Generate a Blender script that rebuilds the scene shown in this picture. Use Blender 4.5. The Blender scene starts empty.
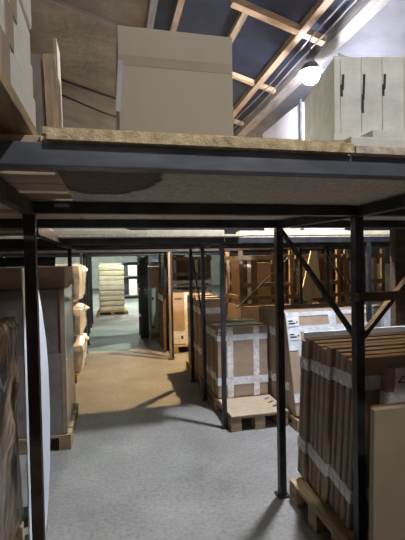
import bpy, bmesh, math, random
from mathutils import Vector, Matrix, Euler
random.seed(7)
S = bpy.context.scene
COL = S.collection
R = math.radians

# ------------------------------------------------------------------ materials
def mat(name, base, rough=0.7, metal=0.0, var=0.15, scale=6.0, stretch=(1, 1, 1), bump=0.0, bscale=None,
        alpha=1.0, spec=0.4, coat=0.0, c2=None, detail=6):
    m = bpy.data.materials.new(name); m.use_nodes = True
    nt = m.node_tree; N = nt.nodes; L = nt.links
    b = N['Principled BSDF']
    b.inputs['Roughness'].default_value = rough
    b.inputs['Metallic'].default_value = metal
    b.inputs['Specular IOR Level'].default_value = spec
    b.inputs['Coat Weight'].default_value = coat
    b.inputs['Alpha'].default_value = alpha
    tc = N.new('ShaderNodeTexCoord'); mp = N.new('ShaderNodeMapping')
    mp.inputs['Scale'].default_value = stretch
    L.new(tc.outputs['Object'], mp.inputs['Vector'])
    nz = N.new('ShaderNodeTexNoise'); nz.inputs['Scale'].default_value = scale; nz.inputs['Detail'].default_value = detail
    L.new(mp.outputs['Vector'], nz.inputs['Vector'])
    cr = N.new('ShaderNodeValToRGB')
    lo = [max(0, c * (1 - var)) for c in base]; hi = [min(1, c * (1 + var)) for c in base]
    if c2: lo = list(c2)
    cr.color_ramp.elements[0].position = 0.32; cr.color_ramp.elements[1].position = 0.68
    cr.color_ramp.elements[0].color = (*lo, 1); cr.color_ramp.elements[1].color = (*hi, 1)
    L.new(nz.outputs['Fac'], cr.inputs['Fac']); L.new(cr.outputs['Color'], b.inputs['Base Color'])
    if bump:
        n2 = N.new('ShaderNodeTexNoise'); n2.inputs['Scale'].default_value = bscale or scale * 4; n2.inputs['Detail'].default_value = 4
        L.new(mp.outputs['Vector'], n2.inputs['Vector'])
        bp = N.new('ShaderNodeBump'); bp.inputs['Strength'].default_value = bump; bp.inputs['Distance'].default_value = 0.02
        L.new(n2.outputs['Fac'], bp.inputs['Height']); L.new(bp.outputs['Normal'], b.inputs['Normal'])
    return m

def emis(name, col, strength):
    m = bpy.data.materials.new(name); m.use_nodes = True
    nt = m.node_tree; N = nt.nodes
    for n in list(N): N.remove(n)
    e = N.new('ShaderNodeEmission'); o = N.new('ShaderNodeOutputMaterial')
    e.inputs['Color'].default_value = (*col, 1); e.inputs['Strength'].default_value = strength
    nt.links.new(e.outputs[0], o.inputs[0])
    return m

M = {}
M['floor'] = mat('concrete_floor', (.255, .252, .248), .85, var=.16, scale=2.2, bump=.06, bscale=60, detail=12)
# finer stains in the concrete
nt = M['floor'].node_tree; N = nt.nodes; L = nt.links
b = N['Principled BSDF']; src = b.inputs['Base Color'].links[0].from_socket
n3 = N.new('ShaderNodeTexNoise'); n3.inputs['Scale'].default_value = 38; n3.inputs['Detail'].default_value = 8
tc = N.new('ShaderNodeTexCoord'); L.new(tc.outputs['Object'], n3.inputs['Vector'])
r3 = N.new('ShaderNodeValToRGB'); r3.color_ramp.elements[0].position = .33; r3.color_ramp.elements[0].color = (.84, .84, .84, 1)
r3.color_ramp.elements[1].position = .6; r3.color_ramp.elements[1].color = (1.1, 1.1, 1.1, 1)
L.new(n3.outputs['Fac'], r3.inputs['Fac'])
mx = N.new('ShaderNodeMix'); mx.data_type = 'RGBA'; mx.blend_type = 'MULTIPLY'; mx.inputs[0].default_value = 1
L.new(src, mx.inputs[6]); L.new(r3.outputs['Color'], mx.inputs[7]); L.new(mx.outputs[2], b.inputs['Base Color'])

M['chip'] = mat('chipboard', (.60, .52, .43), .9, var=.3, scale=55, bump=.2, bscale=120)
M['chip_edge'] = mat('raw_board', (.62, .50, .31), .9, var=.35, scale=45, bump=.4)
M['steel'] = mat('painted_steel', (.042, .045, .055), .42, .35, var=.35, scale=9, bump=.15, spec=.5)
M['steel_pale'] = mat('pale_steel', (.13, .145, .18), .5, .3, var=.3, scale=3, stretch=(2, 5, 5), bump=.06)  # lighter copy of the steel; the front beam's grey reflection put into the colour
M['steel_brown'] = mat('rusty_steel', (.055, .038, .032), .6, .2, var=.4, scale=9, bump=.2)
M['wood'] = mat('pallet_wood', (.36, .26, .16), .85, var=.32, scale=5, stretch=(1.2, 8, 8), bump=.3)
M['wood_y'] = mat('pallet_wood_long', (.40, .29, .17), .85, var=.3, scale=5, stretch=(8, 1.2, 8), bump=.3)
M['wood_z'] = mat('upright_wood', (.38, .28, .19), .85, var=.3, scale=5, stretch=(8, 8, 1.2), bump=.3)
M['plank_l'] = mat('pale_plank', (.50, .40, .29), .85, var=.25, scale=5, stretch=(1.2, 8, 8), bump=.2)
M['crate_wood'] = mat('crate_wood', (.22, .165, .115), .85, var=.3, scale=6)
M['timber'] = mat('roof_timber', (.32, .22, .145), .85, var=.25, scale=4, stretch=(1, 6, 6), bump=.2)
M['timber_y'] = mat('roof_timber_long', (.26, .19, .14), .85, var=.3, scale=4, stretch=(6, 1, 6), bump=.2)
M['timber_grey'] = mat('weathered_board', (.15, .14, .14), .85, var=.3, scale=4, stretch=(6, 1, 6), bump=.3)
M['darkwood'] = mat('dark_wood', (.13, .085, .055), .85, var=.35, scale=5, stretch=(1.2, 8, 8), bump=.3)
M['cream'] = mat('pale_board', (.62, .55, .42), .8, var=.12, scale=6)
M['ply'] = mat('plywood_cover', (.46, .37, .27), .8, var=.1, scale=5, stretch=(2, 8, 1))
M['mdf'] = mat('fibreboard', (.40, .34, .24), .75, var=.07, scale=5)
def kraft(n, c, v=.1): return mat(n, c, .8, var=v, scale=7, stretch=(1, 1, 2), bump=.08, bscale=30)
M['kraft'] = kraft('kraft_cardboard', (.36, .27, .20))
M['kraft_l'] = kraft('light_cardboard', (.40, .30, .215))
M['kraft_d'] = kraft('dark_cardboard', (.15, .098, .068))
M['kraft_grey'] = kraft('greyish_cardboard', (.34, .27, .21))
M['kraft_edge'] = mat('cardboard_edge', (.20, .135, .10), .9, var=.4, scale=30, stretch=(1, 1, .3))
M['boxa'] = mat('beige_cardboard', (.35, .315, .255), .7, var=.06, scale=3)
M['white'] = mat('white_cardboard', (.68, .68, .64), .6, var=.1, scale=9, bump=.15)
M['white_dirty'] = mat('dirty_white_foam', (.66, .68, .65), .7, var=.12, scale=14, bump=.35, bscale=20)
M['white_wrap'] = mat('white_wrapped', (.36, .35, .40), .55, var=.12, scale=3, bump=.2)
M['foam'] = mat('white_foam_sheet', (.78, .84, .95), .6, var=.04, scale=3)
M['tape'] = mat('clear_white_tape', (.72, .71, .72), .35, var=.25, scale=22, bump=.5, bscale=40)
M['film'] = mat('white_film', (.68, .71, .78), .3, var=.18, scale=14, bump=.6, bscale=18, coat=.3)
M['label'] = mat('paper_label', (.78, .79, .82), .6, var=.03)
M['ink'] = mat('black_print', (.03, .03, .03), .7, var=.1)
M['wrap_brown'] = mat('brown_stretch_wrap', (.30, .205, .13), .28, var=.55, scale=5, stretch=(1, 1.2, .9), bump=1.0, bscale=9, coat=.4)
M['wrap_grey'] = mat('grey_stretch_wrap', (.20, .17, .155), .3, var=.3, scale=4, bump=.6, bscale=7, coat=.4)
M['plastic'] = mat('cloudy_plastic', (.60, .60, .62), .25, var=.3, scale=6, bump=.8, bscale=12, coat=.5)
M['clear_plastic'] = mat('shiny_plastic_knot', (.82, .84, .86), .15, var=.25, scale=14, bump=.9, bscale=22, coat=.6)
M['black'] = mat('black_plastic', (.02, .02, .022), .5, var=.2)
M['mattress'] = mat('grey_green_cover', (.56, .51, .39), .7, var=.12, scale=6, bump=.3, bscale=9)
M['teal'] = mat('grey_green_carton', (.44, .50, .46), .7, var=.1)
M['navy'] = mat('navy_roof_membrane', (.005, .008, .024), .85, var=.4, scale=6, bump=.4, bscale=3)
M['concrete_roof'] = mat('brown_concrete_roof', (.135, .12, .105), .9, var=.32, scale=2.0, bump=.5, bscale=14, detail=10)
M['grey_roof'] = mat('grey_roof_board', (.075, .075, .092), .85, var=.25, scale=2.5, bump=.4, bscale=10)
M['wall'] = mat('plaster_wall', (.52, .54, .50), .9, var=.12, scale=2, bump=.2)
M['wall_dark'] = mat('dark_brick_wall', (.20, .15, .12), .9, var=.3, scale=2, bump=.3)
M['red'] = mat('red_brown_cover', (.25, .06, .03), .7, var=.3)
M['blue'] = mat('blue_plastic', (.06, .10, .22), .5, var=.2)

def streaks(m, rot, scl, strength=1.0, dark=.35):
    nt = m.node_tree; N = nt.nodes; L = nt.links; b = N['Principled BSDF']
    tc = N.new('ShaderNodeTexCoord'); mp = N.new('ShaderNodeMapping'); mp.vector_type = 'TEXTURE'
    mp.inputs['Rotation'].default_value = rot; mp.inputs['Scale'].default_value = scl
    L.new(tc.outputs['Object'], mp.inputs['Vector'])
    nz = N.new('ShaderNodeTexNoise'); nz.inputs['Scale'].default_value = 1; nz.inputs['Detail'].default_value = 5; nz.inputs['Distortion'].default_value = .6
    L.new(mp.outputs['Vector'], nz.inputs['Vector'])
    bp = N.new('ShaderNodeBump'); bp.inputs['Strength'].default_value = strength; bp.inputs['Distance'].default_value = .03
    L.new(nz.outputs['Fac'], bp.inputs['Height']); L.new(bp.outputs['Normal'], b.inputs['Normal'])
    cr = N.new('ShaderNodeValToRGB'); cr.color_ramp.elements[0].position = .38; cr.color_ramp.elements[1].position = .62
    cr.color_ramp.elements[0].color = (dark, dark, dark, 1); L.new(nz.outputs['Fac'], cr.inputs['Fac'])
    mx = N.new('ShaderNodeMix'); mx.data_type = 'RGBA'; mx.blend_type = 'MULTIPLY'; mx.inputs[0].default_value = 1
    L.new(b.inputs['Base Color'].links[0].from_socket, mx.inputs[6]); L.new(cr.outputs['Color'], mx.inputs[7]); L.new(mx.outputs[2], b.inputs['Base Color'])
streaks(M['wrap_brown'], (R(42), 0, 0), (.3, .16, .012), 1.0, .22)

# chipboard with a dark water stain on its underside
def stained():
    m = mat('stained_chipboard', (.66, .58, .48), .85, var=.25, scale=60, bump=.2, bscale=120)
    nt = m.node_tree; N = nt.nodes; L = nt.links; b = N['Principled BSDF']
    src = b.inputs['Base Color'].links[0].from_socket
    tc = N.new('ShaderNodeTexCoord'); mp = N.new('ShaderNodeMapping')
    # centre of the stain at world (-0.015, 1.27)
    mp.inputs['Location'].default_value = (0.015 / .17, -1.29 / .30, 0)
    mp.inputs['Scale'].default_value = (1 / .17, 1 / .30, 0)
    L.new(tc.outputs['Object'], mp.inputs['Vector'])
    nz = N.new('ShaderNodeTexNoise'); nz.inputs['Scale'].default_value = 9; nz.inputs['Detail'].default_value = 6
    L.new(tc.outputs['Object'], nz.inputs['Vector'])
    ln = N.new('ShaderNodeVectorMath'); ln.operation = 'LENGTH'; L.new(mp.outputs['Vector'], ln.inputs[0])
    ad = N.new('ShaderNodeMath'); ad.operation = 'MULTIPLY_ADD'; ad.inputs[1].default_value = .45
    L.new(nz.outputs['Fac'], ad.inputs[0]); L.new(ln.outputs['Value'], ad.inputs[2])
    cr = N.new('ShaderNodeValToRGB')
    e = cr.color_ramp.elements; e[0].position = 1.0; e[0].color = (.20, .16, .15, 1); e[1].position = 1.0; e[1].color = (1, 1, 1, 1)
    # scaled so the ramp's 0..1 covers 0..1.6
    sc = N.new('ShaderNodeMath'); sc.operation = 'MULTIPLY'; sc.inputs[1].default_value = 1 / 1.6
    L.new(ad.outputs[0], sc.inputs[0]); L.new(sc.outputs[0], cr.inputs['Fac'])
    e[0].position = .66; e[0].color = (.30, .23, .20, 1); e[1].position = .80; e[1].color = (1, 1, 1, 1)
    k = e.new(.735); k.color = (.14, .10, .09, 1)
    mx = N.new('ShaderNodeMix'); mx.data_type = 'RGBA'; mx.blend_type = 'MULTIPLY'; mx.inputs[0].default_value = 1
    L.new(src, mx.inputs[6]); L.new(cr.outputs['Color'], mx.inputs[7]); L.new(mx.outputs[2], b.inputs['Base Color'])
    return m
M['stained'] = stained()

# ------------------------------------------------------------------ mesh helpers
class MB:
    def __init__(s): s.bm = bmesh.new()
    def box(s, x0, x1, y0, y1, z0, z1, rot=None, bev=0.0):
        c = Vector(((x0 + x1) / 2, (y0 + y1) / 2, (z0 + z1) / 2)); d = (abs(x1 - x0), abs(y1 - y0), abs(z1 - z0))
        t = bmesh.new(); bmesh.ops.create_cube(t, size=1)
        for v in t.verts: v.co = Vector((v.co.x * d[0], v.co.y * d[1], v.co.z * d[2]))
        if bev: bmesh.ops.bevel(t, geom=t.edges[:], offset=min(bev, min(d) * .45), segments=2, affect='EDGES', profile=.6)
        if rot: bmesh.ops.rotate(t, verts=t.verts, cent=(0, 0, 0), matrix=Euler(rot).to_matrix())
        bmesh.ops.translate(t, verts=t.verts, vec=c)
        s.merge(t); return s
    def merge(s, t):
        me = bpy.data.meshes.new('tmp'); t.to_mesh(me); t.free(); s.bm.from_mesh(me); bpy.data.meshes.remove(me)
    def bar(s, p, q, w, h=None, bev=0.0):
        p = Vector(p); q = Vector(q); d = q - p; h = h or w
        t = bmesh.new(); bmesh.ops.create_cube(t, size=1)
        for v in t.verts: v.co = Vector((v.co.x * w, v.co.y * h, v.co.z * d.length))
        if bev: bmesh.ops.bevel(t, geom=t.edges[:], offset=bev, segments=2, affect='EDGES')
        up = 'Y' if abs(d.normalized().y) < .9 else 'X'
        qn = d.to_track_quat('Z', up)
        bmesh.ops.transform(t, matrix=Matrix.Translation((p + q) / 2) @ qn.to_matrix().to_4x4(), verts=t.verts)
        s.merge(t); return s
    def cyl(s, p, q, r, r2=None, seg=16):
        p = Vector(p); q = Vector(q); d = q - p
        t = bmesh.new(); bmesh.ops.create_cone(t, cap_ends=True, segments=seg, radius1=r, radius2=r if r2 is None else r2, depth=d.length)
        bmesh.ops.transform(t, matrix=Matrix.Translation((p + q) / 2) @ d.to_track_quat('Z', 'Y').to_matrix().to_4x4(), verts=t.verts)
        s.merge(t); return s
    def ball(s, c, r, sc=(1, 1, 1), sub=2):
        t = bmesh.new(); bmesh.ops.create_icosphere(t, subdivisions=sub, radius=r)
        for v in t.verts: v.co = Vector((v.co.x * sc[0], v.co.y * sc[1], v.co.z * sc[2])) + Vector(c)
        s.merge(t); return s
    def prism(s, pts, axis, a0, a1):
        # pts: outline in the plane across the axis ('x': (y,z), 'y': (x,z), 'z': (x,y))
        def P(u, v, a): return {'x': (a, u, v), 'y': (u, a, v), 'z': (u, v, a)}[axis]
        A = [s.bm.verts.new(P(u, v, a0)) for u, v in pts]; B = [s.bm.verts.new(P(u, v, a1)) for u, v in pts]
        s.bm.faces.new(A); s.bm.faces.new(B[::-1]); n = len(pts)
        for i in range(n): s.bm.faces.new((A[i], B[i], B[(i + 1) % n], A[(i + 1) % n]))
        bmesh.ops.recalc_face_normals(s.bm, faces=s.bm.faces); return s
    def tube(s, pts, r, seg=8):
        pts = [Vector(p) for p in pts]; rings = []
        for i, p in enumerate(pts):
            d = (pts[min(i + 1, len(pts) - 1)] - pts[max(i - 1, 0)]).normalized()
            a = d.orthogonal().normalized() if i == 0 else (rings_a - d * rings_a.dot(d)).normalized()
            rings_a = a; bq = d.cross(a)
            rings.append([s.bm.verts.new(p + (a * math.cos(2 * math.pi * k / seg) + bq * math.sin(2 * math.pi * k / seg)) * r) for k in range(seg)])
        for i in range(len(rings) - 1):
            for k in range(seg): s.bm.faces.new((rings[i][k], rings[i][(k + 1) % seg], rings[i + 1][(k + 1) % seg], rings[i + 1][k]))
        s.bm.faces.new(rings[0][::-1]); s.bm.faces.new(rings[-1]); return s
    def lathe(s, prof, seg=24):
        rings = [[s.bm.verts.new((rad * math.cos(2 * math.pi * k / seg), rad * math.sin(2 * math.pi * k / seg), z)) for k in range(seg)] for rad, z in prof]
        n = len(rings)
        for i in range(n):
            a, b_ = rings[i], rings[(i + 1) % n]
            for k in range(seg): s.bm.faces.new((a[k], a[(k + 1) % seg], b_[(k + 1) % seg], b_[k]))
        bmesh.ops.recalc_face_normals(s.bm, faces=s.bm.faces); return s
    def build(s, name, m, parent=None, origin=None, smooth=False):
        me = bpy.data.meshes.new(name); off = Vector(origin) if origin else Vector((0, 0, 0))
        if origin: bmesh.ops.translate(s.bm, verts=s.bm.verts, vec=-off)
        s.bm.to_mesh(me); s.bm.free(); me.materials.append(M[m] if isinstance(m, str) else m)
        if smooth:
            for p in me.polygons: p.use_smooth = True
        o = bpy.data.objects.new(name, me); COL.objects.link(o); o.location = off
        if parent: o.parent = parent
        return o

def tag(o, label, cat, group=None, kind=None):
    o['label'] = label; o['category'] = cat
    if group: o['group'] = group
    if kind: o['kind'] = kind
    return o
def thing(name, label, cat, loc=(0, 0, 0), rz=0, group=None, rot=None):
    o = bpy.data.objects.new(name, None); COL.objects.link(o); o.location = loc
    o.rotation_euler = rot or (0, 0, rz); o.empty_display_size = .1
    return tag(o, label, cat, group)
def struct(mb, name, m, **k):
    o = mb.build(name, m, **k); o['kind'] = 'structure'; return o
def wobble(o, amp, freq=3.0, seed=0):
    """push vertices about a little so wrapped goods bulge"""
    from mathutils import noise
    for v in o.data.vertices:
        p = v.co * freq + Vector((seed * 7.1, seed * 3.3, seed))
        v.co += Vector((noise.noise(p), noise.noise(p + Vector((9, 0, 0))), noise.noise(p + Vector((0, 9, 0))))) * amp
def grid_box(x0, x1, y0, y1, z0, z1, n=8, bev=.02):
    t = MB(); t.box(x0, x1, y0, y1, z0, z1, bev=bev)
    bmesh.ops.subdivide_edges(t.bm, edges=t.bm.edges[:], cuts=n, use_grid_fill=True)
    return t

# ------------------------------------------------------------------ the setting
struct(MB().box(-6, 9, -3, 26, -.2, 0), 'floor', 'floor')
SL = .29
def rz_(x): return 4.0 - SL * x                      # underside of the roof, falling to the right
def roofpart(x0, x1, y0, y1, m, dz=0, th=.06, name='ceiling'):
    t = MB(); t.prism([(x0, rz_(x0) + dz), (x1, rz_(x1) + dz), (x1, rz_(x1) + dz + th), (x0, rz_(x0) + dz + th)], 'y', y0, y1)
    return struct(t, name, m)
roofpart(-6, .40, -3, 26, 'concrete_roof')
roofpart(.40, 1.95, -3, 26, 'navy')
roofpart(1.95, 9, -3, 26, 'grey_roof')
tn = [0]
def trim(mb, m):
    tn[0] += 1; return struct(mb, 'trim_%d' % tn[0], m)
def along(x, y0, y1, w, h, m):
    return trim(MB().prism([(x - w / 2, rz_(x - w / 2) - h), (x + w / 2, rz_(x + w / 2) - h), (x + w / 2, rz_(x + w / 2)), (x - w / 2, rz_(x - w / 2))], 'y', y0, y1), m)
def across(y, x0, x1, w, h, m):
    return trim(MB().prism([(x0, rz_(x0) - h), (x1, rz_(x1) - h), (x1, rz_(x1)), (x0, rz_(x0))], 'y', y - w / 2, y + w / 2), m)
along(.42, -1, 14, .06, .05, 'timber_grey')
along(.63, -1, 14, .05, .05, 'timber_y')
along(1.13, 3.17, 4.2, .05, .05, 'timber_y')
along(1.60, 2.2, 14, .055, .06, 'timber_y')
along(1.86, -1, 14, .10, .09, 'timber_grey')
across(3.16, 1.0, 1.83, .07, .055, 'timber')
across(2.2, .6, 1.83, .06, .05, 'timber')
across(4.21, 1.15, 1.83, .05, .045, 'timber')
across(5.3, .6, 1.83, .05, .045, 'timber')
across(6.4, .6, 1.83, .05, .045, 'timber')
across(3.3, 2.0, 4.5, .09, .05, 'timber_grey')
across(4.2, -3, .38, .16, .035, 'concrete_roof')
across(6.0, -3, .38, .035, .03, 'black')
struct(MB().box(-6, 9, 26, 26.2, 0, 6), 'wall_back', 'wall')
struct(MB().box(-6.2, -6, -3, 26, 0, 6), 'wall_left', 'wall_dark')
struct(MB().box(9, 9.2, -3, 26, 0, 6), 'wall_right', 'wall_dark')
struct(MB().box(-6, 9, -3.2, -3, 0, 6), 'wall_front', 'wall_dark')

# cables under the roof
def cable(pts, label, r=.008, seg=6, m='black'):
    o = MB().tube(pts, r, seg).build('cable', m, smooth=True); tag(o, label, 'cable', 'cables clipped under the roof')
cable([(x, 6.55 + .05 * math.sin(4 * x), rz_(x) - .03 - .05 * math.sin(3 * x + 2)) for x in [-.9 + .15 * i for i in range(10)]],
      'thin black cable sagging under the brown concrete roof behind the tall beige carton', .014)
for i, dx in enumerate((-.10, -.17)):
    cable([(1.84 + dx + .015 * math.sin(y * 3 + i), y, rz_(1.84 + dx) - .075 - .02 * math.sin(y * 2 + i)) for y in [1.5 + .4 * j for j in range(18)]],
          ['pale cable running right along the wide grey roof beam beside the lamp', 'pale cable farther left of the wide grey roof beam, towards the rafters'][i], .007, m='timber_grey')

# ------------------------------------------------------------------ steel mezzanine frames
ZB, ZT = 1.81, 1.86
def rack(ys, xl, xr, label, z0=ZB, z1=ZT, left=True, right=True, t=.046, braces=(), m='steel', first_m=None, mL=None, side_t=.05, skip=()):
    """one welded unit; xl / xr: a number, or one number for each y"""
    xls = xl if isinstance(xl, list) else [xl] * len(ys); xrs = xr if isinstance(xr, list) else [xr] * len(ys)
    ox, oy = (xls[0] + xrs[0]) / 2, ys[0]
    r = thing('steel_rack', label, 'rack', (ox, oy, 0), group='steel racks that carry the upper deck')
    def P(mb, nm, mm): return mb.build(nm, mm, r)
    for i, y in enumerate(ys):
        mm = first_m if (i == 0 and first_m) else m
        P(MB().box(xls[i] - ox - t / 2, xrs[i] - ox + t / 2, y - oy - t / 2, y - oy + t / 2, z0, z1, bev=.003), 'cross_beam', mm)
        for sgn, xx, on in ((-1, xls[i], left), (1, xrs[i], right)):
            if not on or (i, sgn) in skip: continue
            px = xx - ox
            P(MB().box(px - t / 2, px + t / 2, y - oy - t / 2, y - oy + t / 2, .012, z0 - .001, bev=.003), 'post', (mL or m) if sgn < 0 else m)
            P(MB().box(px - t * .9, px + t * .9, y - oy - t * .9, y - oy + t * .9, 0, .012), 'foot_plate', m)
    for sgn, xs, on in ((-1, xls, left), (1, xrs, right)):
        if not on: continue
        for k, (a, c) in enumerate(zip(ys[:-1], ys[1:])):
            P(MB().bar((xs[k] - ox, a - oy + t / 2 + .001, (z0 + z1) / 2 - .006), (xs[k + 1] - ox, c - oy - t / 2 - .001, (z0 + z1) / 2 - .006), side_t, z1 - z0 - .004, bev=.003), 'side_beam', (mL or m) if sgn < 0 else m)
    for p, q, w in braces:
        p = Vector(p) - Vector((ox, oy, 0)); q = Vector(q) - Vector((ox, oy, 0))
        P(MB().bar(p, q, w, w * .6), 'brace', m)
    return r
XL, XR = -.355, 1.12
rack([.945, 1.82, 2.53], [-.33, -.325, -.45], [1.16, 1.215, 1.10], 'dark steel rack of the nearest deck over the aisle, with the paler front beam',
      braces=[((1.10, 2.50, 1.80), (1.215, 1.85, 1.20), .028), ((1.22, 1.80, 1.20), (1.78, 1.80, 1.79), .036)], first_m='steel_pale', mL='steel_brown')
rack([.945, 1.82, 2.52], 1.21, 2.75, 'dark steel rack at near right above the row of tall flat cartons', left=False)
rack([-.4, .9, 1.82, 2.53], -1.95, -.51, 'dark brown steel rack at near left above the plastic wrapped load', right=False, m='steel_brown')
rack([3.70, 4.52, 5.24], -.42, 1.03, 'second steel rack over the aisle, beside the taped cartons on the open pallet', 1.76, 1.815, t=.04, skip=((0, -1), (2, -1)),
      braces=[((1.03, 4.54, .9), (1.03, 5.2, 1.74), .02)])
rack([3.70, 4.52, 5.24], 1.09, 2.6, 'second row steel rack right of the taped cartons, with a thin diagonal rod', 1.76, 1.815, left=False, t=.04,
      braces=[((1.65, 5.22, .95), (2.55, 5.22, 1.74), .02), ((2.55, 3.75, 1.0), (2.55, 4.5, 1.74), .02)])
rack([3.70, 4.52, 5.24], 2.64, 4.4, 'second row steel rack at far right, seen past the thick near post', 1.76, 1.815, left=False, t=.04)
rack([3.70, 4.52, 5.24], -1.95, -.46, 'second row steel rack at left above the grey wrapped carton', 1.76, 1.815, right=False, t=.04, m='steel_brown')
rack([6.67, 7.42, 8.2], -.45, .98, 'third steel rack over the aisle, behind the warm lit floor', 1.76, 1.815, t=.04,
      braces=[((.98, 6.7, 1.74), (.98, 7.4, .9), .02), ((.98, 7.4, 1.74), (.98, 6.7, .9), .02)])
rack([6.67, 7.42, 8.2], 1.02, 4.4, 'third row steel rack at right above the brown crates', 1.76, 1.815, left=False, t=.04)
rack([6.67, 7.42, 8.2], -1.95, -.49, 'third row steel rack at left above the cloudy plastic bags', 1.76, 1.815, right=False, t=.04)
rack([9.6, 10.35, 11.1], -.50, .92, 'farthest steel rack over the aisle, in front of the pale stack', 1.76, 1.815, t=.04,
      braces=[((-.50, 9.6, 1.74), (-.50, 10.3, .9), .02)])
rack([9.6, 10.35, 11.1], .96, 4.4, 'farthest row steel rack at right of the aisle', 1.76, 1.815, left=False, t=.04)
rack([9.6, 10.35, 11.1], -3.4, -.57, 'farthest row steel rack at left of the aisle', 1.76, 1.815, right=False, t=.04)
# narrow dark uprights that stand into the aisle beyond the third frame
r = thing('steel_rack', 'narrow dark upright rack standing into the far aisle beside the grey-green carton', 'rack', (.66, 8.45, 0))
for xx in (-.06, .07):
    for yy in (0, .5): MB().box(xx - .018, xx + .018, yy - .018, yy + .018, 0, 1.74).build('post', 'steel', r)
for zz in (.45, 1.0, 1.55): MB().box(-.08, .09, -.02, .52, zz, zz + .025).build('shelf', 'steel', r)
MB().box(-.04, .07, .03, .5, .02, 1.70).build('back_panel', 'steel', r)

# ------------------------------------------------------------------ decks
g = 'chipboard sheets of the upper deck'
def deck(x0, x1, y0, y1, z, label, m='chip', th=.018, name='chipboard_sheet', group=g, bev=.001):
    o = MB().box(x0, x1, y0, y1, z, z + th, bev=bev).build(name, m); return tag(o, label, 'board', group)
deck(-.14, 1.20, .93, 2.54, ZT + .001, 'wide chipboard sheet of the nearest deck, its underside marked by a dark round stain', 'stained')
deck(1.205, 2.75, .93, 2.70, ZT + .001, 'chipboard sheet right of the stained one, under the dirty white box')
# second, broken layer lying on the front edge
t = MB(); t.box(-.125, .60, .905, .9205, 1.862, 1.885); t.prism([(-.135, .925), (.585, .925), (.60, .985), (.63, 1.0), (.63, 1.35), (-.13, 1.35), (-.14, 1.1)], 'z', ZT + .0195, ZT + .034)
tag(t.build('chipboard_strip', 'chip_edge'), 'crumbling yellowish chipboard strip lying on the front edge of the nearest deck', 'board')
o = MB().box(.605, 1.35, .905, .9205, 1.862, 1.880).build('edge_board', 'chip'); tag(o, 'brown edge board on the paler front beam, right of the yellowish strip', 'board')
# wooden planks of the left part of the nearest deck
pk = 'bare planks in the nearest deck'
ys = [-.42, -.14, .14, .42, .70, .955, 1.10, 1.27, 1.42, 1.60, 1.78, 1.95, 2.12, 2.28, 2.42]
ordn = ['first', 'second', 'third', 'fourth', 'fifth', 'sixth', 'seventh', 'eighth', 'ninth', 'tenth', 'eleventh', 'twelfth', 'thirteenth', 'fourteenth', 'fifteenth']
for i, y in enumerate(ys):
    if y < .9: 
        x1 = -.40; wd = .26; nm = 'rough plank of the left deck beneath the tilted white packages, %s from the front' % ordn[i]
    else:
        x1 = -.142; wd = min(.13, (ys[i + 1] - y - .012) if i + 1 < len(ys) else .11)
        nm = 'rough wooden plank left of the round stain, %s counted from the paler front beam' % ordn[i - 5]
    o = MB().box(-1.95, x1, y, y + wd, ZT + .001, ZT + .022 + random.uniform(0, .004), bev=.003).build('deck_plank', 'plank_l' if i % 3 else 'wood')
    tag(o, nm, 'plank', pk)
Z2 = 1.816
for x0, x1, lb in ((-.44, 1.20, 'over the aisle'), (1.205, 2.62, 'right of the aisle'), (2.625, 4.4, 'at far right')):
    deck(x0, x1, 3.49 if x0 < 0 else 3.685, 5.27, Z2, 'chipboard sheet of the second deck %s, front edge pale and lit' % lb, 'chip', .018)
deck(-1.95, -.445, 3.685, 5.27, Z2, 'chipboard sheet of the second deck above the grey wrapped carton at left')
deck(2.2, 4.4, 5.88, 6.62, Z2, 'added chipboard sheet over the gap that shades the slatted crates')  # extra sheet, added to keep the warm lamp off the crates
for i, y in enumerate((2.56, 2.84, 3.12, 3.40)):
    o = MB().box(-1.95, -.43, y, y + .265, ZT - .02, ZT + .002, bev=.003).build('deck_plank', 'darkwood' if i % 2 else 'wood')
    tag(o, 'brown plank bridging the left gap past the near left post, %s from the near deck' % ordn[i], 'plank', pk)
t = thing('steel_beam', 'long dark beam running along the left of the aisle past the near left post', 'beam', (-.44, 2.56, 0))
MB().box(-.03, .03, 0, 1.11, 1.775, 1.839, bev=.003).build('beam', 'steel_brown', t)
for yy in (0, 1.08): MB().box(-.04, .04, yy, yy + .03, 1.765, 1.7748).build('bracket', 'steel', t)
# pale boards lying on the second deck's front edge
for i, (x0, x1) in enumerate(((-.44, .30), (.305, 1.0), (1.205, 1.64), (1.65, 2.42), (2.43, 3.3), (3.31, 4.3))):
    wh = ['leftmost, over the aisle', 'second from the left, over the aisle', 'above the post by the taped cartons', 'above the diagonal brace', 'just left of the white load above', 'rightmost'][i]
    o = MB().box(x0, x1, 3.68 - (.19 if i < 2 else 0), 3.80 + .02 * (i % 2), Z2 + .0185, Z2 + (.055 if i < 2 else .062), bev=.003).build('pale_board', 'cream')
    tag(o, 'pale board along the second deck edge, ' + (wh if i != 4 else 'seen right of the thick near post'), 'board', 'pale boards on the edge of the second deck')
for x0, x1, lb in ((-.47, 1.0, 'over the aisle'), (1.005, 4.4, 'right of the aisle'), (-1.95, -.475, 'left of the aisle')):
    deck(x0, x1, 6.65, 8.23, Z2, 'chipboard sheet of the third deck ' + lb)
for x0, x1, lb in ((-.52, .94, 'over the aisle'), (.945, 4.4, 'right of the aisle'), (-3.4, -.525, 'left of the aisle')):
    deck(x0, x1, 9.58, 11.13, Z2, 'chipboard sheet of the farthest deck ' + lb)

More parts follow.
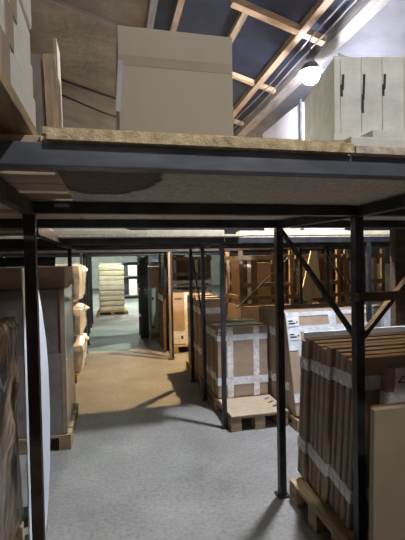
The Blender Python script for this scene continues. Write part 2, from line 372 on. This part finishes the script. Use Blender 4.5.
# ------------------------------------------------------------------ lamps
def lamp(x, y, z, col, strength, label, r=.05, deep=False):
    t = thing('hanging_lamp', label, 'lamp', (x, y, z), group='bright lamps under the roof')
    MB().ball((0, 0, 0), r, (1, 1, 1), 2).build('bulb', emis('bulb_light', col, strength), t, smooth=True)
    if deep: prof = [(.10, -.045), (.035, .075), (.03, .08), (.03, .076), (.032, .07), (.096, -.045)]
    else: prof = [(r * 1.3, r * .35), (r * .7, r * 1.3), (r * .6, r * 1.3), (r * .6, r * 1.2), (r * 1.2, r * .35)]
    MB().lathe(prof).build('shade', 'steel_pale', t)  # shade added to hold lamp light off the roof and the upper load
    MB().cyl((0, 0, r * 1.02), (0, 0, r + .09), r * .55, r * .4).build('socket', 'black', t)
    MB().cyl((0, 0, r + .09), (0, 0, rz_(x) - z), .006, seg=6).build('cord', 'black', t)
    return t
lamp(1.68, 3.15, 3.14, (.93, .95, 1.0), 730, 'glaring cool white bulb hanging under the roof at top right', r=.075)
lamp(1.72, 5.93, 3.2, (1.0, .66, .32), 6000, 'warm orange bulb beyond the second deck that lights the floor tan', r=.033, deep=True)
lamp(1.70, 8.9, 3.2, (.76, 1.0, .80), 4200, 'greenish bulb beyond the third deck', r=.033, deep=True)
lamp(.9, -.6, 3.45, (1.0, .96, .91), 480, 'bulb behind the photographer')
def tube_lamp(x, y, z, ln, col, s, label, rz=0):
    t = thing('fluorescent_lamp', label, 'lamp', (x, y, z), rz, group='fluorescent lamps at the far end')
    MB().box(-ln / 2, ln / 2, -.05, .05, .02, .07, bev=.005).build('housing', 'white', t)
    MB().cyl((-ln / 2 + .03, 0, 0), (ln / 2 - .03, 0, 0), .022, seg=10).build('tube', emis('tube_light', col, s), t, smooth=True)
    for sx in (-1, 1): MB().box(sx * (ln / 2 - .02) - .012, sx * (ln / 2 - .02) + .012, -.025, .025, -.03, .02).build('socket', 'white', t)
    for sx in (-.4, .4): MB().cyl((sx * ln, 0, .06), (sx * ln, 0, rz_(x) - z), .005, seg=6).build('wire', 'black', t)
tube_lamp(.6, 15.0, 2.5, 1.5, (.88, 1, .88), 380, 'fluorescent lamp over the far floor, above the pale stack')
tube_lamp(.2, 11.75, 2.6, 1.2, (1, 1, .84), 120, 'added fluorescent lamp that brightens the front of the pale stack')  # added source, fills in light on the near side of the far stack
tube_lamp(1.2, 19.5, 2.5, 1.5, (.88, 1, .88), 380, 'fluorescent lamp near the far shelf')
tube_lamp(1.9, 12.6, 1.86, .42, (.9, 1, 1), 18, 'short bright lamp seen between the posts left of the centre post')
tube_lamp(6.1, 13.6, 1.88, .17, (.9, 1, 1), 18, 'tiny bright lamp, left one of a pair above the brown crates')
tube_lamp(6.42, 13.6, 1.88, .17, (.9, 1, 1), 18, 'tiny bright lamp, right one of a pair above the brown crates')

# ------------------------------------------------------------------ pallets
def pallet(x0, x1, y0, y1, label, z=0, h=.13, m='wood', along_y=False, name='wooden_pallet'):
    """boards run along x, stringers and blocks along y (swap by along_y)"""
    t = thing(name, label, 'pallet', ((x0 + x1) / 2, (y0 + y1) / 2, z), group='wooden pallets')
    W = x1 - x0; D = y1 - y0
    mm = 'wood_y' if along_y else m
    def bx(nm, a0, a1, b0, b1, c0, c1):
        if along_y: MB().box(b0, b1, a0, a1, c0, c1, bev=.003).build(nm, mm, t)
        else: MB().box(a0, a1, b0, b1, c0, c1, bev=.003).build(nm, mm, t)
    if along_y: W, D = D, W
    n = max(5, int(D / .15)); bw = D / n
    for i in range(n): bx('top_board', -W / 2, W / 2, -D / 2 + i * bw, -D / 2 + (i + 1) * bw - .02, h - .02, h)
    for sx in (-W / 2, -.05, W / 2 - .10):
        bx('stringer_board', sx, sx + .10, -D / 2, D / 2 - .02, h - .04, h - .0205)
        bx('bottom_board', sx, sx + .10, -D / 2, D / 2 - .02, 0, .018)
        for sy in (-D / 2, -.06, D / 2 - .14): bx('block', sx, sx + .10, sy, sy + .12, .0185, h - .0405)
    return t

# ------------------------------------------------------------------ near right row of tall flat cartons
pallet(1.13, 1.93, 1.86, 2.48, 'wooden pallet under the near right row of tall flat cartons, beside two steel posts', h=.135, along_y=True)
row = 'tall flat cartons in the near right row'
def flat_carton(loc, w, th, h, lean, label, group, m='kraft', tapes=(.80, .17), edge=None, rz=0, leanx=0, label_at=None):
    """origin at the near-left bottom corner; w along x, th along y"""
    t = thing('flat_carton', label, 'carton', loc, group=group, rot=(lean, leanx, rz))
    b_ = MB().box(0, w, 0, th, 0, h, bev=.004)
    b_.build('box', m, t)
    # end flap folded over the narrow side
    MB().box(-.003, .0, .006, th - .006, .006, h - .03).build('end_flap', m, t)
    for z in tapes:
        s_ = MB().box(-.006, w + .002, -.0025, th + .0025, z, z + .075)
        s_.build('tape', 'tape', t)
    return t
n = 10
y_ = 1.815
for i in range(n):
    th = .046 + .006 * ((i * 7) % 3 - 1)
    dx = .02 + .006 * ((i * 5) % 4); dh = .008 * ((i * 3) % 4)
    flat_carton((1.185 + dx, y_ + .085, .15), .86, th, .945 - dh, R(5.5), 'tall flat carton at near right, %s in its row from the thick near post' % ordn[i], row,
                m=('kraft', 'kraft_grey')[i % 2], tapes=(.775 - .004 * i, .155 + .004 * i))
    y_ += th + .019
# recycling mark and vertical tape on the face of the nearest
t = thing('flat_carton', 'broad brown carton face right of the thick near post, taped with a triangle mark', 'carton', (1.33, 1.865, .15), rot=(R(5.5), 0, 0))
MB().box(0, 1.0, -.032, 0, 0, .90, bev=.004).build('box', 'kraft_grey', t)
MB().box(-.01, 1.01, -.035, .003, .70, .78).build('tape', 'tape', t)
MB().box(.045, .125, -.0345, -.032, 0, .902).build('tape', 'tape', t)
mk = MB()
for a in range(3):
    p = (.085 + .022 * math.sin(a * 2.094), -.0355, .84 + .022 * math.cos(a * 2.094)); q = (.085 + .022 * math.sin((a + 1) * 2.094), -.0355, .84 + .022 * math.cos((a + 1) * 2.094))
    mk.bar(p, q, .004, .004)
mk.build('printed_mark', 'ink', t)
# white sheet added behind the row to stand for its lit top edge
o = MB().box(1.26, 2.06, 2.538, 2.548, .16, 1.108, rot=(R(5.5), 0, 0)).build('foam_sheet', 'foam'); tag(o, 'added thin white sheet behind the near right row, standing in for its lit top edge', 'sheet')
# beige panel nearest the camera
o = MB().box(1.015, 1.85, 1.43, 1.46, .02, .99, rot=(R(2), 0, R(0)), bev=.002).build('fibreboard_panel', 'mdf'); tag(o, 'plain beige fibreboard panel at the lower right corner, in front of the thick post', 'panel')
o = MB().box(1.04, 1.85, 1.475, 1.495, .02, .985, rot=(R(2), 0, 0), bev=.002).build('fibreboard_panel', 'darkwood'); tag(o, 'dark brown panel standing just behind the plain beige one', 'panel')
# wooden rail fixed to the thick near post
o = MB().box(1.18, 2.3, 1.755, 1.795, 1.385, 1.43, bev=.004).build('wooden_rail', 'darkwood'); tag(o, 'brown wooden rail fixed level across the thick near post, running right', 'rail')
o = MB().box(2.02, 2.12, 2.56, 2.62, 0, 1.805, bev=.003).build('timber_post', 'darkwood'); tag(o, 'dark brown timber upright at the right edge beneath the deck', 'post')

# ------------------------------------------------------------------ pallet with taped cartons in the middle
pallet(1.06, 1.63, 3.58, 4.78, 'wooden pallet with a bare plywood front, under the taped cartons by the centre post', h=.14)
o = MB().box(1.06, 1.63, 3.57, 4.06, .1405, .152, bev=.002).build('plywood_cover', 'ply'); 
tag(o, 'smooth tan plywood cover on the pallet in front of the taped cartons', 'board')
t_ = [o]
sl = MB()
for k in range(3): sl.box(1.52, 1.60, 3.72 + .11 * k, 3.745 + .11 * k, .1525, .1535, rot=(0, 0, R(35)))
sl.build('slot', 'ink', o)
row2 = 'taped cartons on the pallet by the centre post'
y_ = 4.08
for i in range(7):
    th = .085
    front = i == 0
    lab = 'brown carton crossed by broad pale tape, front one by the centre post' if front else 'brown carton on the centre pallet, %s counted back from the tape-crossed front one' % ordn[i - 1]
    t = flat_carton((1.075 + .006 * (i % 2), y_, .153), .55, th, .735 + (.012 if i % 3 == 1 else 0), 0, lab, row2, m='kraft' if i % 2 == 0 else 'kraft_grey', tapes=(.62, .16) if not front else ())
    if front:
        MB().box(-.004, .553, -.004, th + .002, .60, .66).build('tape', 'film', t)
        MB().box(-.004, .553, -.004, th + .002, .13, .21).build('tape', 'film', t)
        for x in (.10, .39): MB().box(x, x + .065, -.007, -.0035, 0, .736).build('tape', 'tape', t)
        lb = MB().box(.005, .105, -.010, -.0072, .61, .73).build('paper_label', 'label', t)
        pr = MB(); pr.box(.014, .096, -.012, -.0102, .685, .70); pr.box(.014, .096, -.012, -.0102, .66, .672)
        pr.build('printing', 'ink', lb)
    y_ += th + .008

# dark row between the two centre posts
pallet(1.06, 1.42, 4.86, 5.9, 'wooden pallet in shade behind the centre pallet, under a dark row of cartons', h=.13, along_y=True)
y_ = 4.88
for i in range(8):
    flat_carton((1.07 + .01 * (i % 2), y_, .14), .32, .10, .98 - .01 * (i % 3), 0, 'tall brown carton in the shaded row behind the centre pallet, %s from its front' % ordn[i], 'tall cartons in the shaded middle row',
                m=('kraft', 'kraft_grey')[i % 2], tapes=(.80, .30))
    y_ += .115

# ------------------------------------------------------------------ film covered cartons right of the centre pallet
pallet(1.645, 2.5, 3.42, 4.30, 'wooden pallet under the leaning cartons with white film and labels', h=.11)
row3 = 'leaning cartons with white film right of the centre pallet'
y_ = 3.46
for i in range(7):
    th = .10
    front = i == 0
    lab = 'leaning carton with white film, paper labels and bottom tape facing the camera' if front else 'leaning brown carton, %s counted back behind the one with white film and labels' % ordn[i - 1]
    t = flat_carton((1.66 + .008 * (i % 2), y_, .135), .88, th, .965, R(-13), lab, row3, m='kraft_l' if front else ('kraft', 'kraft_grey')[i % 2], tapes=() if front else (.70, .20))
    if front:
        MB().box(-.004, 0.883, -.004, -.0005, .925, .966).build('film', 'film', t)
        MB().box(.1305, 0.883, -.004, -.0005, .77, .83).build('film', 'film', t)
        MB().box(-.004, .13, -.005, -.0006, .60, .924).build('film', 'film', t)
        MB().box(.09, .17, -.006, -.0006, 0.0, .62).build('tape', 'film', t)
        MB().box(.45, .53, -.006, -.0042, 0.0, .966).build('tape', 'film', t)
        MB().box(-.005, .884, -.0075, -.0062, .12, .20).build('tape', 'tape', t)
        for z in (.83, .70):
            lb = MB().box(.005, .125, -.010, -.0065, z, z + .08).build('paper_label', 'label', t)
            pr = MB(); pr.box(.015, .06, -.012, -.0101, z + .045, z + .058); pr.box(.015, .085, -.012, -.0101, z + .02, z + .034); pr.box(.095, .11, -.012, -.0101, z + .03, z + .045)
            pr.build('printing', 'ink', lb)
    y_ += th + .008
# more film-wrapped goods at right behind the near row
t = thing('wrapped_load', 'film wrapped cartons seen through the gap right of the thick near post', 'load', (2.72, 3.80, 0))
gb = grid_box(-.05, .9, 0, .6, .0, 1.08, 6, .02); o = gb.build('cartons', 'kraft_grey', t)
MB().box(-.052, .903, -.004, 0, .85, 1.06).build('film', 'film', t)
for x in (.15, .5): MB().box(x, x + .09, -.007, -.0035, .1, 1.08).build('tape', 'film', t)

# ------------------------------------------------------------------ big carton with warm light, behind the second deck
pallet(1.02, 1.78, 6.92, 7.9, 'wooden pallet under the tall orange lit carton left of the centre', h=.13)
t = thing('tall_carton', 'tall tan carton lit orange, with pale tape and a white label near its foot', 'carton', (1.05, 7.0, .132))
MB().box(0, .30, 0, .8, 0, .92, bev=.005).build('box', 'kraft_l', t)
MB().box(.20, .27, -.004, 0, 0, .92).build('tape', 'tape', t)
MB().box(-.004, .303, -.006, .8, .02, .24).build('film', 'film', t)
lb = MB().box(.10, .20, -.009, -.0062, .06, .2).build('paper_label', 'label', t)
MB().box(.13, .17, -.011, -.0092, .1, .16).build('printing', 'ink', lb)
pr = MB().box(.03, .16, -.004, 0, .80, .82).build('printing', 'ink', t)
t = thing('tall_carton', 'second tan carton right of the orange lit one, partly hidden by a post', 'carton', (1.38, 7.02, .132))
MB().box(0, .36, 0, .8, 0, .90, bev=.005).build('box', 'kraft_l', t)
MB().box(-.002, .362, -.004, 0, .66, .72).build('tape', 'tape', t); MB().box(.16, .22, -.006, -.0042, 0, .9).build('tape', 'tape', t)
t = thing('upright_board', 'dark brown board on edge just left of the orange lit carton', 'board', (.88, 7.0, 0))
MB().box(0, .05, .06, .7, .01, 1.16, bev=.003).build('board', 'darkwood', t); MB().box(-.004, .0, .06, .7, .9, 1.0).build('tape', 'tape', t)
t = thing('upright_rod', 'slim pale brown pole standing at the corner of the orange lit carton', 'pole', (.93, 6.55, 0))
MB().box(-.018, .018, -.018, .018, .01, 1.755, bev=.003).build('pole', 'kraft_grey', t); MB().box(-.05, .05, -.05, .05, 0, .01).build('foot_plate', 'steel', t)

# far right side of the aisle: grey-green carton with tan one above
t = thing('tall_carton', 'tall grey-green carton beyond the third deck, at the right of the far aisle', 'carton', (.80, 8.5, .10))
MB().box(0, .22, 0, .6, 0, .95, bev=.004).build('box', 'teal', t); MB().box(.03, .07, -.004, 0, .1, .16).build('printing', 'ink', t); MB().box(.03, .07, -.004, 0, .7, .76).build('printing', 'ink', t)
o = MB().box(.80, 1.03, 8.48, 9.0, 1.052, 1.50, bev=.004).build('carton', 'kraft_l'); tag(o, 'tan carton stacked on the tall grey-green one in the far aisle', 'carton')
pallet(.78, 1.03, 8.42, 9.2, 'wooden pallet under the tall grey-green carton', h=.10)

# ------------------------------------------------------------------ slatted crates behind, under the decks at right
def crate(x0, x1, y0, y1, z0, z1, label, rails, inner='kraft_d', pm='crate_wood', rm='crate_wood'):
    t = thing('slatted_crate', label, 'crate', ((x0 + x1) / 2, y0, z0), group='slatted wooden crates under the deck')
    W = (x1 - x0) / 2 - .045; D = y1 - y0; H = z1 - z0
    for sx in (-1, 1):
        for yy in (0, D - .05): MB().box(sx * W - .03, sx * W + .03, yy, yy + .05, 0, H, bev=.003).build('corner_post', pm, t)
    for z in rails:
        MB().box(-W, W, -.022, -.001, z - z0, z - z0 + .065, bev=.003).build('slat', rm, t)
        MB().box(-W, W, D + .001, D + .022, z - z0, z - z0 + .065, bev=.003).build('slat', rm, t)
    for z in rails[::2]:
        for sx in (-1, 1): MB().box(sx * (W + .04) - .01, sx * (W + .04) + .01, 0, D, z - z0, z - z0 + .065).build('slat', rm, t)
    MB().box(-W + .035, W - .035, .06, D - .06, 0, .03).build('base_board', rm, t)
    return t
def carton(x0, x1, y0, y1, z0, z1, label, m='kraft_d', tape=True, group=None, mat_t='tape', rz=0):
    t = thing('carton', label, 'carton', ((x0 + x1) / 2, (y0 + y1) / 2, z0), rz, group=group)
    w = (x1 - x0) / 2; d = (y1 - y0) / 2; h = z1 - z0
    MB().box(-w, w, -d, d, 0, h, bev=.004).build('box', m, t)
    if tape: MB().box(-.03, .03, -d - .003, d + .003, -.0 + .001, h + .002).build('tape', mat_t, t)
    return t
# lower cartons that carry the crates (y 5.95 .. 6.5)
cs = [(1.85, 2.75), (2.80, 3.55), (3.60, 4.35)]
for i, (a, c) in enumerate(cs):
    pallet(a, c, 5.72, 6.55, ['wooden pallet deep in shade behind the centre pallet', 'wooden pallet deep in shade behind the leaning film cartons', 'wooden pallet deep in shade at far right'][i], h=.12)
    carton(a + .02, c - .02, 5.74, 6.5, .122, .60, ['wide carton low in shade behind the taped cartons', 'wide carton low in shade behind the film cartons', 'wide carton low in shade at far right'][i], 'kraft_grey')
    carton(a + .04, c - .05, 5.76, 6.48, .603, .90, ['pale flat carton right behind the taped cartons by the centre post', 'grey-green carton under the crates, behind the film cartons', 'carton under the rightmost crate'][i], ('kraft_l', 'teal', 'kraft')[i])
labs = ['slatted crate with brown cartons between the centre post and the slim post beside it', 'slatted crate in the middle behind the diagonal steel brace', 'slatted crate at far right, behind the thick near post']
for i, (a, c) in enumerate(cs):
    crate(a, c, 5.74, 6.5, .903, 1.74, labs[i], (1.0, 1.19, 1.60))
    nn = 3
    w = (c - a - .17) / nn
    for k in range(nn):
        x0 = a + .085 + k * w
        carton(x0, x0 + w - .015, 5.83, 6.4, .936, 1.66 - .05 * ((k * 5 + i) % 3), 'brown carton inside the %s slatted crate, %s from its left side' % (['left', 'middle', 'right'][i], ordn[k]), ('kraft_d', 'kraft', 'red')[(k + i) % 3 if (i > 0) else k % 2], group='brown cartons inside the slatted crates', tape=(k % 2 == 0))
# crate and cartons left of the centre post, row three
crate(1.03, 2.0, 7.95, 8.15, 1.08, 1.72, 'small slatted rack of brown boards above the orange lit carton', (1.15, 1.30, 1.62))
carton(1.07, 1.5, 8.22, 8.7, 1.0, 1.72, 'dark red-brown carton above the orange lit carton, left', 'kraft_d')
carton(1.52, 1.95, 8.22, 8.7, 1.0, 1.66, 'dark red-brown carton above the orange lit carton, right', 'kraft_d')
carton(1.04, 1.98, 7.95, 8.75, .55, 1.0, 'broad carton beneath the dark red-brown ones, behind the orange lit carton', 'kraft_grey')
carton(1.04, 1.98, 7.95, 8.75, .0, .545, 'lowest broad carton behind the orange lit carton', 'kraft_grey')
for i, x in enumerate((2.1, 2.84, 3.58)):
    carton(x, x + .70, 7.2, 7.9, 0, .8, 'shaded large carton on the floor in the third row, %s from the left' % ordn[i], 'kraft_grey', group='large shaded cartons in the third row')
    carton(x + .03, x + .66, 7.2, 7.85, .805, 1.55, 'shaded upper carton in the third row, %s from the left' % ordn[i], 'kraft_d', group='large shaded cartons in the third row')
# long pale plank stack on the shaded cartons, catches the warm light
for k, (x0, x1) in enumerate(((1.30, 1.80), (2.02, 2.30))):
    o = MB().box(x0, x1, 5.60, 5.70, .93 + .0 * k, 1.0, bev=.003).build('wood_offcut', 'cream'); 
    bpy.data.objects.remove(o)
# pale tapered board leaning up at right
t = thing('tapered_board', 'pale tapered board standing like a narrow triangle between the crates at right', 'board', (2.93, 5.60, .0))
MB().prism([(-.16, 1.0), (.20, 1.0), (.13, 1.72), (.03, 1.72)], 'y', 0, .03).build('board', 'cream', t)
MB().box(-.02, .04, .0, .03, .01, .999).build('foot', 'wood_z', t)
t['label'] = 'pale tapered board standing like a narrow triangle left of the thick near post'

# ------------------------------------------------------------------ left side
# nearest brown wrapped load
pallet(-1.35, -.52, 1.55, 2.50, 'wooden pallet under the brown stretch wrapped load at lower left', h=.12)
t = thing('wrapped_load', 'tall brown load in wrinkled stretch wrap at the lower left edge', 'load', (-.925, 2.02, .122))
o = grid_box(-.40, .41, -.48, .46, 0, 1.19, 14, .05).build('goods', 'wrap_brown', t, smooth=True); wobble(o, .03, 5, 1)
t = thing('wrapped_bundle', 'grey wrapped bundle resting on the brown stretch wrapped load', 'bundle', (-.93, 2.02, 1.35))
o = grid_box(-.40, .33, -.46, .45, 0, .17, 8, .05).build('goods', 'wrap_grey', t, smooth=True); wobble(o, .02, 6, 4)
o = grid_box(-.36, .30, -.40, .42, .18, .36, 8, .05).build('goods', 'kraft_grey', t, smooth=True); wobble(o, .02, 6, 9)
o = MB().box(-.505, -.49, 2.62, 2.85, .02, 1.62, bev=.002).build('board', 'kraft_grey'); tag(o, 'narrow grey-brown board on end just left of the near left post', 'board')
# bowed white foam sheet behind the near left post
t = MB()
prof = [(.03, -.385), (.25, -.362), (.45, -.350), (.75, -.343), (1.0, -.345), (1.15, -.352), (1.35, -.372), (1.58, -.405)]
bm = t.bm; fr = []; bk = []
for z, x in prof:
    fr.append((bm.verts.new((-.455, 2.30, z)), bm.verts.new((x - .017, 2.46, z)))); bk.append((bm.verts.new((-.463, 2.308, z)), bm.verts.new((x - .023, 2.472, z))))
for i in range(len(prof) - 1):
    bm.faces.new((fr[i][0], fr[i][1], fr[i + 1][1], fr[i + 1][0])); bm.faces.new((bk[i][0], bk[i + 1][0], bk[i + 1][1], bk[i][1]))
    bm.faces.new((fr[i][1], bk[i][1], bk[i + 1][1], fr[i + 1][1])); bm.faces.new((fr[i][0], fr[i + 1][0], bk[i + 1][0], bk[i][0]))
bm.faces.new((fr[0][0], bk[0][0], bk[0][1], fr[0][1])); bm.faces.new((fr[-1][0], fr[-1][1], bk[-1][1], bk[-1][0]))
o = t.build('foam_sheet', 'foam'); tag(o, 'bright bluish white bowed foam sheet standing behind the near left post', 'sheet')
# grey wrapped carton on pallet
pallet(-1.15, -.365, 3.62, 4.46, 'wooden pallet under the tall grey wrapped carton at left of the aisle', h=.13)
t = thing('wrapped_carton', 'tall carton in grey-brown film on a pallet left of the aisle', 'carton', (-.77, 4.04, .132))
MB().box(-.37, .375, -.40, .40, 0, 1.25, bev=.012).build('box', 'wrap_grey', t)
MB().box(.34, .378, -.405, -.39, .01, 1.25).build('corner_guard', 'kraft_l', t)
MB().box(-.372, .378, -.404, .403, .58, .62).build('film_band', 'film' if False else 'wrap_grey', t)
MB().box(-.372, .336, -.4055, -.4041, 0.005, .70).build('film', mat('hazy_film', (.30, .27, .26), .3, var=.15, scale=4, bump=.4, bscale=8, coat=.4), t)
t = carton(-1.1, -.39, 3.70, 4.40, 1.384, 1.57, 'light carton on top of the tall grey wrapped one at left', 'kraft_l', tape=False)
o = MB().tube([(-1.0, 3.72, 1.62), (-.8, 3.73, 1.618), (-.62, 3.74, 1.625), (-.47, 3.75, 1.615)], .04, 10).build('dark_roll', 'black', smooth=True)
tag(o, 'dark rolled bundle lying on the light carton at left under the deck', 'roll')
# cloudy plastic bags in three tiers
pallet(-1.2, -.47, 5.60, 6.62, 'wooden pallet under the tiers of cloudy plastic bags at left', h=.12)
for i, (z, h) in enumerate(((.122, .40), (.60, .40), (1.08, .52))):
    if i: 
        pallet(-1.2, -.50, 5.62, 6.6, ['', 'wooden pallet between the lowest and middle plastic bags', 'wooden pallet between the middle and top plastic bags'][i], z=z - .075, h=.072)
    t = thing('plastic_bag', ['lowest', 'middle', 'topmost'][i] + ' cloudy plastic bag of goods bulging into the aisle at left', 'bag', (-.78, 6.12, z + .012), group='cloudy plastic bags in tiers')
    o = grid_box(-.36, .40, -.47, .47, 0, h - .02, 8, .09).build('bag', 'plastic', t, smooth=True)
    wobble(o, .035, 4, i + 2)
    q = MB().ball((.385, .25, h * .80), .05, (1.0, 1.3, .8), 3)
    o = q.build('knot', 'clear_plastic', t, smooth=True); wobble(o, .035, 22, i)
# dark goods beyond
for i, (y, z, hh, m) in enumerate(((9.7, 0, .95, 'black'), (9.7, .955, .6, 'steel'), (10.4, 0, 1.3, 'darkwood'))):
    t = thing('dark_bin', ['dark bin on the floor in the far left row', 'dark grey bin stacked on the floor one in the far left row', 'dark brown box behind the stacked bins at far left'][i], 'bin', (-.95, y, z))
    MB().box(-.35, .36, 0, .6, 0, hh, bev=.02).build('body', m, t)
    MB().box(-.37, .38, -.02, .62, hh - .06, hh - .001, bev=.01).build('rim', 'black' if m != 'black' else 'steel', t)
    if i < 2: MB().box(.37, .40, .2, .3, hh * .5, hh * .6).build('handle', 'white', t)

# ------------------------------------------------------------------ far end: stack of covered pads, shelf
pallet(-.44, .50, 12.6, 13.5, 'wooden pallet under the pale stack in the middle of the far floor', h=.11)
z = .112
for i in range(9):
    h = .158 if i != 6 else .14
    o = grid_box(-.36 + .01 * (i % 2), .40 + .012 * ((i * 3) % 3), 12.66, 13.42, z, z + h - .004, 6, .035).build('padded_bundle', 'mattress', smooth=True); wobble(o, .012, 5, i)
    tag(o, 'pale grey-green padded bundle in the far stack, %s' % ('lowest' if i == 0 else 'topmost' if i == 8 else ordn[i] + ' from the pallet'), 'bundle', 'padded bundles stacked on the far pallet')
    z += h
o = MB().box(-.34, .3, 12.7, 13.3, z + .002, z + .06, rot=(0, 0, .05)).build('flat_box', 'teal'); tag(o, 'dark grey-green flat box on the very top of the far stack', 'box')
t = thing('storage_shelf', 'dark metal shelf with white boxes against the far wall', 'shelf', (1.45, 18, 0))
for sx in (-.9, 1.5):
    for yy in (0, .6): MB().box(sx - .03, sx + .03, yy, yy + .05, 0, 2.3).build('upright', 'steel', t)
for zz in (.10, .95, 1.60): MB().box(-.93, 1.53, 0, .62, zz, zz + .05).build('shelf_board', 'timber_grey', t)
MB().box(-.93, 1.53, .64, .66, 0, 2.3).build('back_panel', 'steel', t)
for i, (x, w, z, h, m) in enumerate(((.75, .38, 1.005, .46, 'white'), (1.35, .30, 1.005, .48, 'white'), (.78, .34, .155, .70, 'white'), (1.14, .24, .155, .48, 'kraft_l'), (1.62, .4, .155, .55, 'black'))):
    o = MB().box(x, x + w, 18.03, 18.5, z, z + h, bev=.005).build('box', m)
    tag(o, ['white box, left one on the upper board of the far shelf', 'white box, right one on the upper board of the far shelf', 'tall white box low on the far shelf, at its left', 'tan box beside the tall white one low on the far shelf', 'black box low at the right of the far shelf'][i], 'box', 'boxes on the far shelf')

# ------------------------------------------------------------------ on top of the nearest deck
ZD = ZT + .035
# big beige carton
t = thing('large_carton', 'large smooth beige carton standing on the deck at top centre', 'carton', (.045, 1.55, ZT + .0205))
MB().box(0, .445, 0, .50, 0, .60, bev=.004).build('box', 'boxa', t)
MB().box(.001, .444, -.0015, 0, .455, .492).build('tape', mat('beige_tape', (.29, .255, .205), .8, var=.05), t)
MB().box(-.006, .012, -.004, .01, .28, .47, rot=(0, R(4), 0)).build('torn_tape', 'white_wrap', t)
# dirty white box with dark gashes on its foam pallet
t = thing('foam_pallet', 'thick dirty white foam slab under the gashed white box at top right', 'slab', (1.02, 1.2, ZT + .0195))
MB().box(-.38, .55, -.22, .35, 0, .05, bev=.006).build('slab', 'white_dirty', t)
for x in (-.30, .02, .34): MB().box(x, x + .1, -.20, .33, .0505, .075).build('batten', 'white_dirty', t)
t = thing('gashed_box', 'dirty white ribbed box with dark vertical gashes at top right', 'box', (.668, 1.11, ZT + .0955), R(-12))
MB().box(0, .50, 0, .34, 0, .25, bev=.005).build('box', 'white_dirty', t)
for i, x in enumerate((.022, .085, .148, .215)):
    MB().box(x - .002, x + .002, -.003, 0, .01, .245).build('rib', 'white', t)
    if i < 3: 
        g_ = MB(); g_.box(x + .001, x + .008, -.004, -.0005, .15 - .03 * (i % 2), .195, rot=(0, R(3), 0)); g_.box(x - .002, x + .004, -.004, -.0005, .13 - .05 * (i % 2), .165 - .03 * (i % 2))
        g_.build('gash', 'ink', t)
MB().box(-.002, .502, -.004, .001, .0, .02).build('bottom_strip', 'white', t)
# pallet with white packages at top left
o = MB().box(-1.10, -.165, -.15, 1.10, ZT + .036, ZT + .064, bev=.003).build('wooden_board', 'wood_y'); tag(o, 'yellowish wide board overhanging the left deck, under the white packages', 'board')
z = ZT + .0655
for i in range(6):
    h = .085
    t = thing('white_package', 'flat white package in the stack at top left, %s' % ('lowest' if i == 0 else ordn[i] + ' from the board' if i < 5 else 'topmost'), 'package', (-.60, .45, z), R(random.uniform(-.6, .6)), group='flat white packages at top left')
    MB().box(-.42, .425, -.55, .635, 0, h - .005, bev=.006).build('box', 'white', t)
    MB().box(.4255, .428, .30 + .05 * (i % 3), .36 + .05 * (i % 3), 0.002, h - .007).build('tape', 'kraft_grey', t)
    z += h
# small boxes and boards between the packages and the beige carton
o = MB().box(-.345, -.236, 1.72, 2.1, ZT + .03, 2.43, bev=.004).build('dark_box', 'wrap_grey'); tag(o, 'dark brown box on the deck between the white packages and the beige carton', 'box')
o = MB().box(-.230, -.186, 1.69, 1.705, ZT + .036, 2.42, rot=(0, R(-1.5), 0)).build('thin_board', 'wood_z'); tag(o, 'thin tan board on end right beside the dark brown box on the deck', 'board')
o = MB().box(-.205, -.192, 1.80, 1.92, ZT + .036, 2.54, rot=(0, R(-1), 0)).build('thin_board', 'kraft_grey'); tag(o, 'thin pale board on end, tallest, left of the beige carton', 'board')
# big white wrapped load beyond, under the lamp
t = thing('white_load', 'huge pale wrapped load on the second deck beneath the lamp', 'load', (2.5, 4.3, Z2 + .064))
o = grid_box(-.57, -.08, -.48, .60, 0, 1.33, 8, .02).build('goods', 'white_wrap', t); wobble(o, .012, 3, 3)
MB().box(-.60, -.575, -.515, -.49, 0, 1.33).build('corner_strip', 'steel', t)

# ------------------------------------------------------------------ camera, world
cam = bpy.data.cameras.new('camera'); co = bpy.data.objects.new('camera', cam); COL.objects.link(co)
cam.sensor_fit = 'VERTICAL'; cam.sensor_height = 36.0; cam.lens = 36.0 * 405 / 540; cam.clip_start = .05
yaw, pit, rol = R(12.8), R(1.3), R(1.1)
fwd = Vector((math.sin(yaw) * math.cos(pit), math.cos(yaw) * math.cos(pit), -math.sin(pit)))
r0 = Vector((math.cos(yaw), -math.sin(yaw), 0)); u0 = r0.cross(fwd)
rr = r0 * math.cos(rol) - u0 * math.sin(rol); uu = rr.cross(fwd)
mtx = Matrix((rr, uu, -fwd)).transposed().to_4x4(); mtx.translation = Vector((0, 0, 1.6))
co.matrix_world = mtx
S.camera = co
w = bpy.data.worlds.new('world'); S.world = w; w.use_nodes = True
w.node_tree.nodes['Background'].inputs[0].default_value = (.5, .55, .7, 1); w.node_tree.nodes['Background'].inputs[1].default_value = .10
S.view_settings.view_transform = 'Standard'; S.view_settings.look = 'None'
S.view_settings.gamma = 1; S.view_settings.use_curve_mapping = False
S.view_settings.exposure = 1.55
